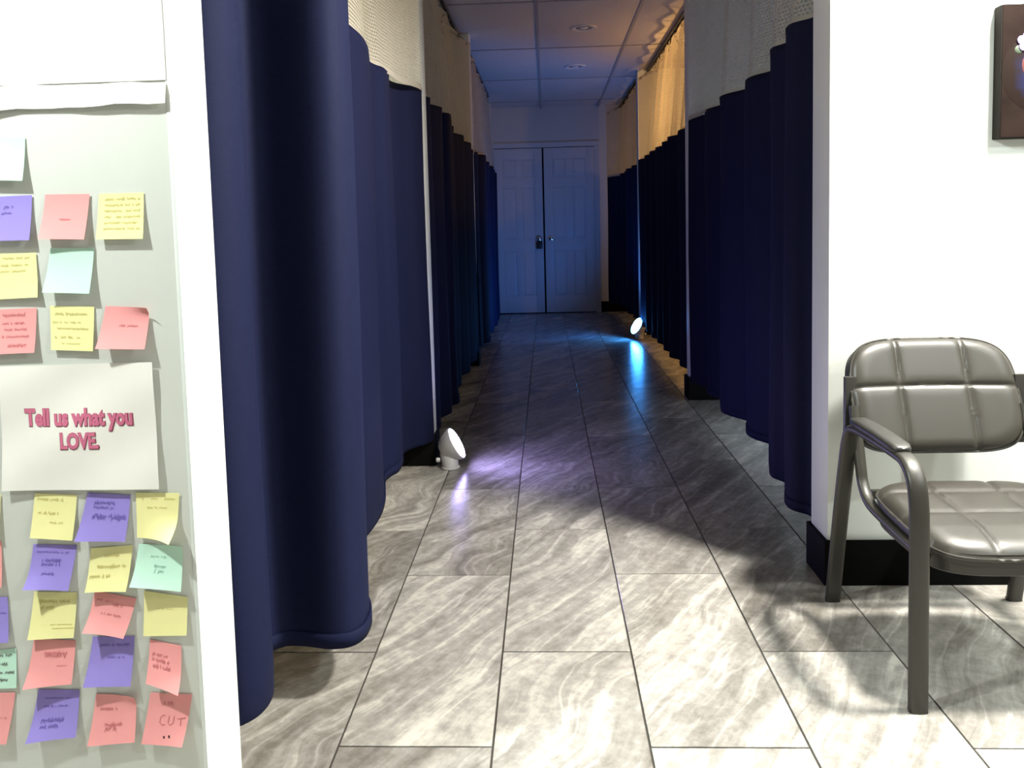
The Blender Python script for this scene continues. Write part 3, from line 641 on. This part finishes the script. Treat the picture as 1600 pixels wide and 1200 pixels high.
NOTES = [
 ('mint', ((-0.9871, 1.3337), (-0.9063, 1.3324), (-0.9107, 1.2569), (-0.9952, 1.2603)), .014, (0, 0, 0), [], 'blank mint sticky note, topmost of all, under the white paper strip'),
 ('purple', ((-0.9835, 1.2309), (-0.901, 1.232), (-0.9067, 1.1534), (-0.9919, 1.1533)), .012, (0, 0, 0), [(.40, .66, .24, .05), (.36, .62, .38, .04)], 'purple sticky note with two short lines, just below the topmost mint note'),
 ('pink', ((-0.8766, 1.2325), (-0.7971, 1.2315), (-0.807, 1.1521), (-0.888, 1.1552)), .014, (.003, 0, 0), [(.32, .62, .56, .035)], 'pink sticky note with one small word, between a purple and a yellow note'),
 ('yellow', ((-0.781, 1.231), (-0.7008, 1.2311), (-0.7034, 1.1507), (-0.7874, 1.1517)), .011, (0, 0, 0), [(.15, .92, .12 + .13 * k, .035) for k in range(6)], 'pale yellow sticky note filled with faint writing, top row, nearest the corner'),
 ('yellow', ((-0.982, 1.1303), (-0.9014, 1.1307), (-0.9001, 1.0522), (-0.9858, 1.0495)), .006, (0, .002, 0), [(.25, .85, .10, .03), (.2, .82, .26, .03), (.2, .78, .39, .03)], 'yellow sticky note with three lines written near its top, beside a blank mint note'),
 ('mint', ((-0.8741, 1.138), (-0.7953, 1.1372), (-0.8041, 1.057), (-0.8877, 1.0611)), .014, (.002, 0, 0), [], 'blank mint sticky note directly below the pink note with one small word'),
 ('pink', ((-0.9896, 1.0312), (-0.9073, 1.0329), (-0.913, 0.9538), (-0.9957, 0.9518)), .010, (0, 0, 0), [(.25, .75, .14, .05), (.25, .75, .32, .04), (.3, .8, .46, .04), (.25, .85, .62, .04), (.4, .8, .82, .05)], 'pink sticky note with five lines of writing, above left of the printed sign'),
 ('yellow', ((-0.8825, 1.0359), (-0.8023, 1.033), (-0.8075, 0.9541), (-0.8834, 0.9578)), .006, (0, 0, 0), [(.12, .85, .17, .04), (.06, .7, .36, .03), (.1, .93, .5, .03), (.1, .7, .70, .04), (.25, .7, .84, .012)], 'yellow sticky note with an underlined last line, above the printed sign'),
 ('pink', ((-0.7813, 1.0337), (-0.7016, 1.0298), (-0.7095, 0.9569), (-0.7966, 0.9597)), .018, (.003, 0, .012), [(.38, .78, .45, .04)], 'pink sticky note with a bent top corner, above the right edge of the sign'),
 ('yellow', ((-0.9352, 0.6965), (-0.857, 0.6921), (-0.8673, 0.6101), (-0.9459, 0.6155)), .010, (0, 0, 0), [(.08, .8, .12, .04), (.12, .6, .43, .04), (.42, .72, .63, .03)], 'yellow sticky note with three lines, directly under the left half of the sign'),
 ('purple', ((-0.8365, 0.6967), (-0.7576, 0.6911), (-0.7687, 0.6081), (-0.8589, 0.6112)), .013, (.006, 0, 0), [(.2, .66, .2, .05), (.2, .66, .3, .04), (.22, .95, .48, .06), (.22, .95, .52, .05)], 'purple sticky note with heavy writing, directly under the sign between two yellow notes'),
 ('yellow', ((-0.7478, 0.6957), (-0.6679, 0.6937), (-0.6760, 0.6122), (-0.7482, 0.6139)), .006, (0, .030, 0), [(.14, .2, .13, .03), (.36, .52, .13, .03), (.66, .92, .13, .03), (.26, .5, .33, .03), (.55, .78, .33, .02)], 'yellow sticky note with its lower right corner curled up, under the sign'),
 ('purple', ((-0.9446, 0.6012), (-0.8633, 0.5993), (-0.8797, 0.5177), (-0.9574, 0.5241)), .015, (.010, 0, 0), [(.1, .85, .17, .03), (.25, .7, .36, .05), (.25, .7, .45, .05), (.3, .6, .66, .05)], 'purple sticky note with a curled lower left corner, under the first yellow note'),
 ('yellow', ((-0.8375, 0.5931), (-0.7598, 0.5985), (-0.7709, 0.5171), (-0.8475, 0.5151)), .013, (.003, .004, 0), [(.35, .7, .2, .05), (.15, .9, .45, .05), (.05, .55, .66, .05)], 'yellow sticky note with slanting faint writing, below the heavily written purple note'),
 ('mint', ((-0.7478, 0.6008), (-0.6676, 0.5966), (-0.6699, 0.5165), (-0.7607, 0.5278)), .018, (.006, 0, .004), [(.3, .7, .28, .03), (.4, .66, .5, .05), (.42, .62, .62, .06)], 'mint sticky note with a small drawing, below the curled yellow note'),
 ('yellow', ((-0.9498, 0.512), (-0.8694, 0.5104), (-0.8774, 0.4279), (-0.9635, 0.4244)), .010, (.002, 0, 0), [(.15, .85, .2, .06), (.2, .5, .34, .05), (.45, .95, .70, .006), (.5, 1, .78, .006)], 'yellow sticky note with two slanted rules at its foot, below a purple note'),
 ('pink', ((-0.8356, 0.5138), (-0.7589, 0.4989), (-0.7799, 0.43), (-0.8523, 0.4436)), .016, (.010, .004, 0), [(.1, .5, .2, .04), (.5, .75, .27, .06), (.2, .8, .52, .04)], 'pink sticky note curled and tilted, below the slanting yellow note'),
 ('yellow', ((-0.7437, 0.5133), (-0.6637, 0.5009), (-0.6677, 0.4309), (-0.7476, 0.4299)), .007, (0, 0, 0), [(.32, .68, .36, .015)], 'nearly blank yellow sticky note below the mint note with a drawing'),
 ('pink', ((-0.9563, 0.4232), (-0.878, 0.4193), (-0.8858, 0.3409), (-0.9737, 0.3348)), .014, (.008, 0, 0), [(.3, .82, .3, .05), (.32, .8, .36, .05), (.62, .84, .58, .012)], 'pink sticky note with a curled lower left corner, left of a purple note'),
 ('purple', ((-0.845, 0.4266), (-0.7669, 0.4276), (-0.775, 0.3372), (-0.8618, 0.3372)), .015, (.004, 0, 0), [(.2, .9, .18, .04), (.4, .8, .42, .03)], 'purple sticky note between two pink ones, with little writing'),
 ('pink', ((-0.7386, 0.4214), (-0.6808, 0.4091), (-0.682, 0.3262), (-0.7432, 0.3458)), .022, (.0, .006, 0), [(.1, .6, .32, .06), (.1, .65, .44, .06), (.15, .7, .58, .06)], 'narrow crumpled pink sticky note lifting off, below the nearly blank yellow note'),
 ('purple', ((-0.9548, 0.3261), (-0.8772, 0.3249), (-0.8842, 0.2395), (-0.9751, 0.2318)), .016, (.008, 0, 0), [(.2, .8, .18, .02), (.2, .75, .34, .03), (.2, .7, .62, .06), (.2, .6, .74, .05)], 'purple sticky note in the lowest row, left of two pink notes'),
 ('pink', ((-0.8462, 0.3175), (-0.7703, 0.3151), (-0.7744, 0.2299), (-0.8622, 0.2234)), .014, (.003, 0, .010), [(.15, .6, .3, .04), (.3, .7, .62, .06), (.32, .65, .70, .06)], 'pink sticky note in the lowest row, right of the purple one, scribbled at its foot'),
 ('pink', ((-0.7436, 0.3201), (-0.6658, 0.3164), (-0.683, 0.2252), (-0.7613, 0.2275)), .015, (0, .006, 0), [(.35, .6, .2, .06)], 'pink sticky note in the lowest row nearest the corner, with two dark dots'),
 ('mint', ((-1.0727, 0.3952), (-0.9916, 0.4049), (-0.9948, 0.3298), (-1.0805, 0.3273)), .004, (0, 0, 0), [(.3, .9, .15, .05), (.3, .8, .38, .05), (.3, .95, .6, .05), (.4, .85, .78, .05)], 'greyish mint sticky note with dark writing, cut by the picture edge'),
 ('pink', ((-1.0849, 0.3187), (-0.9992, 0.3199), (-1.0173, 0.2254), (-1.0924, 0.2239)), .014, (0, 0, 0), [(.55, .9, .5, .02)], 'pink sticky note in the lowest row, cut by the picture edge'),
 ('purple', ((-1.0764, 0.5029), (-1.0, 0.5026), (-1.0002, 0.4196), (-1.0834, 0.4149)), .010, (0, 0, 0), [(.5, .95, .35, .03)], 'purple sticky note cut by the picture edge, left of a yellow note'),
 ('pink', ((-1.0801, 0.6082), (-1.0042, 0.6076), (-1.0057, 0.5232), (-1.0874, 0.5176)), .010, (0, 0, 0), [], 'pink sticky note of which only a sliver shows at the picture edge'),
 ('yellow', ((-1.0758, 0.6921), (-0.9987, 0.6948), (-1.0047, 0.616), (-1.0798, 0.6118)), .008, (0, 0, 0), [], 'yellow sticky note of which only a sliver shows at the picture edge'),
]
for i, (colr, c, lift, curl, lines, lab) in enumerate(NOTES):
    f = patch(c, lift, curl, NY - .0016 - .0004 * (i % 3)); rr = random.Random(100 + i)
    o = sheet_from(f).obj('sticky_note', 'note_' + colr, None, 40); tag(o, lab, 'sticky note', 'sticky notes on the left wall')
    if lines:
        ink = 'ink_' + colr if 'dark' not in lab or 'dots' in lab else 'ink_dark'
        scribble(f, lines, rr, .011).obj('handwriting', ink, o, 0)['kind'] = 'stuff'      # pen strokes too fine to pick apart
    if 'two dark dots' in lab:
        mb = MB(); stroke(mb, f, [(.52, .87), (.50, .83)], .04); stroke(mb, f, [(.64, .86), (.62, .81)], .04); mb.obj('ink_dot', 'ink_dark', o, 0)
        mb = MB()      # large pale capitals C U T
        stroke(mb, f, [(.46, .45), (.40, .43), (.34, .48), (.34, .58), (.40, .63), (.47, .61)], .016)
        stroke(mb, f, [(.54, .44), (.54, .58), (.60, .63), (.66, .58), (.66, .44)], .016)
        stroke(mb, f, [(.74, .50), (.94, .47)], .016); stroke(mb, f, [(.83, .48), (.84, .63)], .016)
        mb.obj('handwriting', 'ink_pink', o, 0)['kind'] = 'stuff'
# printed sign
def sign_f(u, v, o=0.0):
    c = [Vector((x, 0, z)) for x, z in ((-0.9809, 0.9295), (-0.7017, 0.9326), (-0.7014, 0.7034), (-0.9909, 0.7031))]
    p = c[0].lerp(c[1], u).lerp(c[3].lerp(c[2], u), v)
    d = .003 + .0022 * math.sin(u * 7 + v * 3) * math.sin(v * 6 + 1) + .004 * v ** 3 * (1 - u) ** 2 + .004 * v * v * u * u
    return Vector((p.x, NY - .002 - d - o, p.z))
sg = sheet_from(sign_f, 20).obj('paper_sign', 'paper', None, 40); tag(sg, 'white paper sign with pink printed words, taped among the sticky notes', 'sign')
def lettering(body, x0, x1, zb, zt, grow, mtl, name, dy, rot=0.0, dx=0.0):
    cu = bpy.data.curves.new(name, 'FONT'); cu.body = body; cu.size = 1; cu.offset = grow; cu.extrude = 0.004; cu.resolution_u = 3
    tmp = bpy.data.objects.new(name, cu); COL.objects.link(tmp); dg = bpy.context.evaluated_depsgraph_get(); dg.update()
    me = bpy.data.meshes.new_from_object(tmp.evaluated_get(dg)); bpy.data.objects.remove(tmp)
    xs = [v.co.x for v in me.vertices]; base = [v.co.y for v in me.vertices]
    cap = 0.72; lo = min(xs); wdt = max(xs) - lo
    for v in me.vertices:
        X = x0 + dx + (v.co.x - lo) / wdt * (x1 - x0); Z = zb + (v.co.y) / cap * (zt - zb) + (X - x0) * rot
        u = (X + .985) / .284; vv = (.931 - Z) / .2285
        q = sign_f(u, vv); v.co = (X, q.y - dy - v.co.z * .08, Z)
    me.materials.clear(); me.materials.append(M[mtl]); o = bpy.data.objects.new(name, me); COL.objects.link(o); o.parent = sg; return o
for body, x0, x1, zb, zt in (('Tell us what you', -.9400, -.7440, .8225, .8520), ('LOVE.', -.8770, -.8080, .7800, .8075)):
    lettering(body, x0, x1, zb, zt, .042, 'pinktext', 'lettering', .0007, -.004)
    lettering(body, x0 - .0008, x1 + .0016, zb - .0009, zt + .0003, .052, 'darktext', 'letter_outline', .0002, -.004)  # maroon printed outline, slightly larger than the pink letters
def strip_f(u, v, o=0.0):
    c = [Vector((x, 0, z)) for x, z in ((-1.12, 1.4235), (-0.650, 1.4195), (-0.651, 1.3835), (-1.12, 1.377))]
    p = c[0].lerp(c[1], u).lerp(c[3].lerp(c[2], u), v)
    return Vector((p.x, NY - .002 - .005 * v * (1 + .5 * math.sin(u * 9)) - o, p.z + .0012 * math.sin(u * 17) + .001 * math.sin(u * 31 + v)))
tag(sheet_from(strip_f, 16).obj('paper_strip', 'strip', None, 40), 'long white paper strip stuck across the left wall above the notes', 'paper strip')
tag(sheet_from(lambda u, v, o=0.0: Vector((-1.12 + .470 * u + .001 * math.sin(v * 9), NY - .0017 - o, 1.98 - .557 * v)), 6).obj('paper_sheet', 'paper', None, 40), 'large cream paper sheet on the left wall above the paper strip', 'paper')
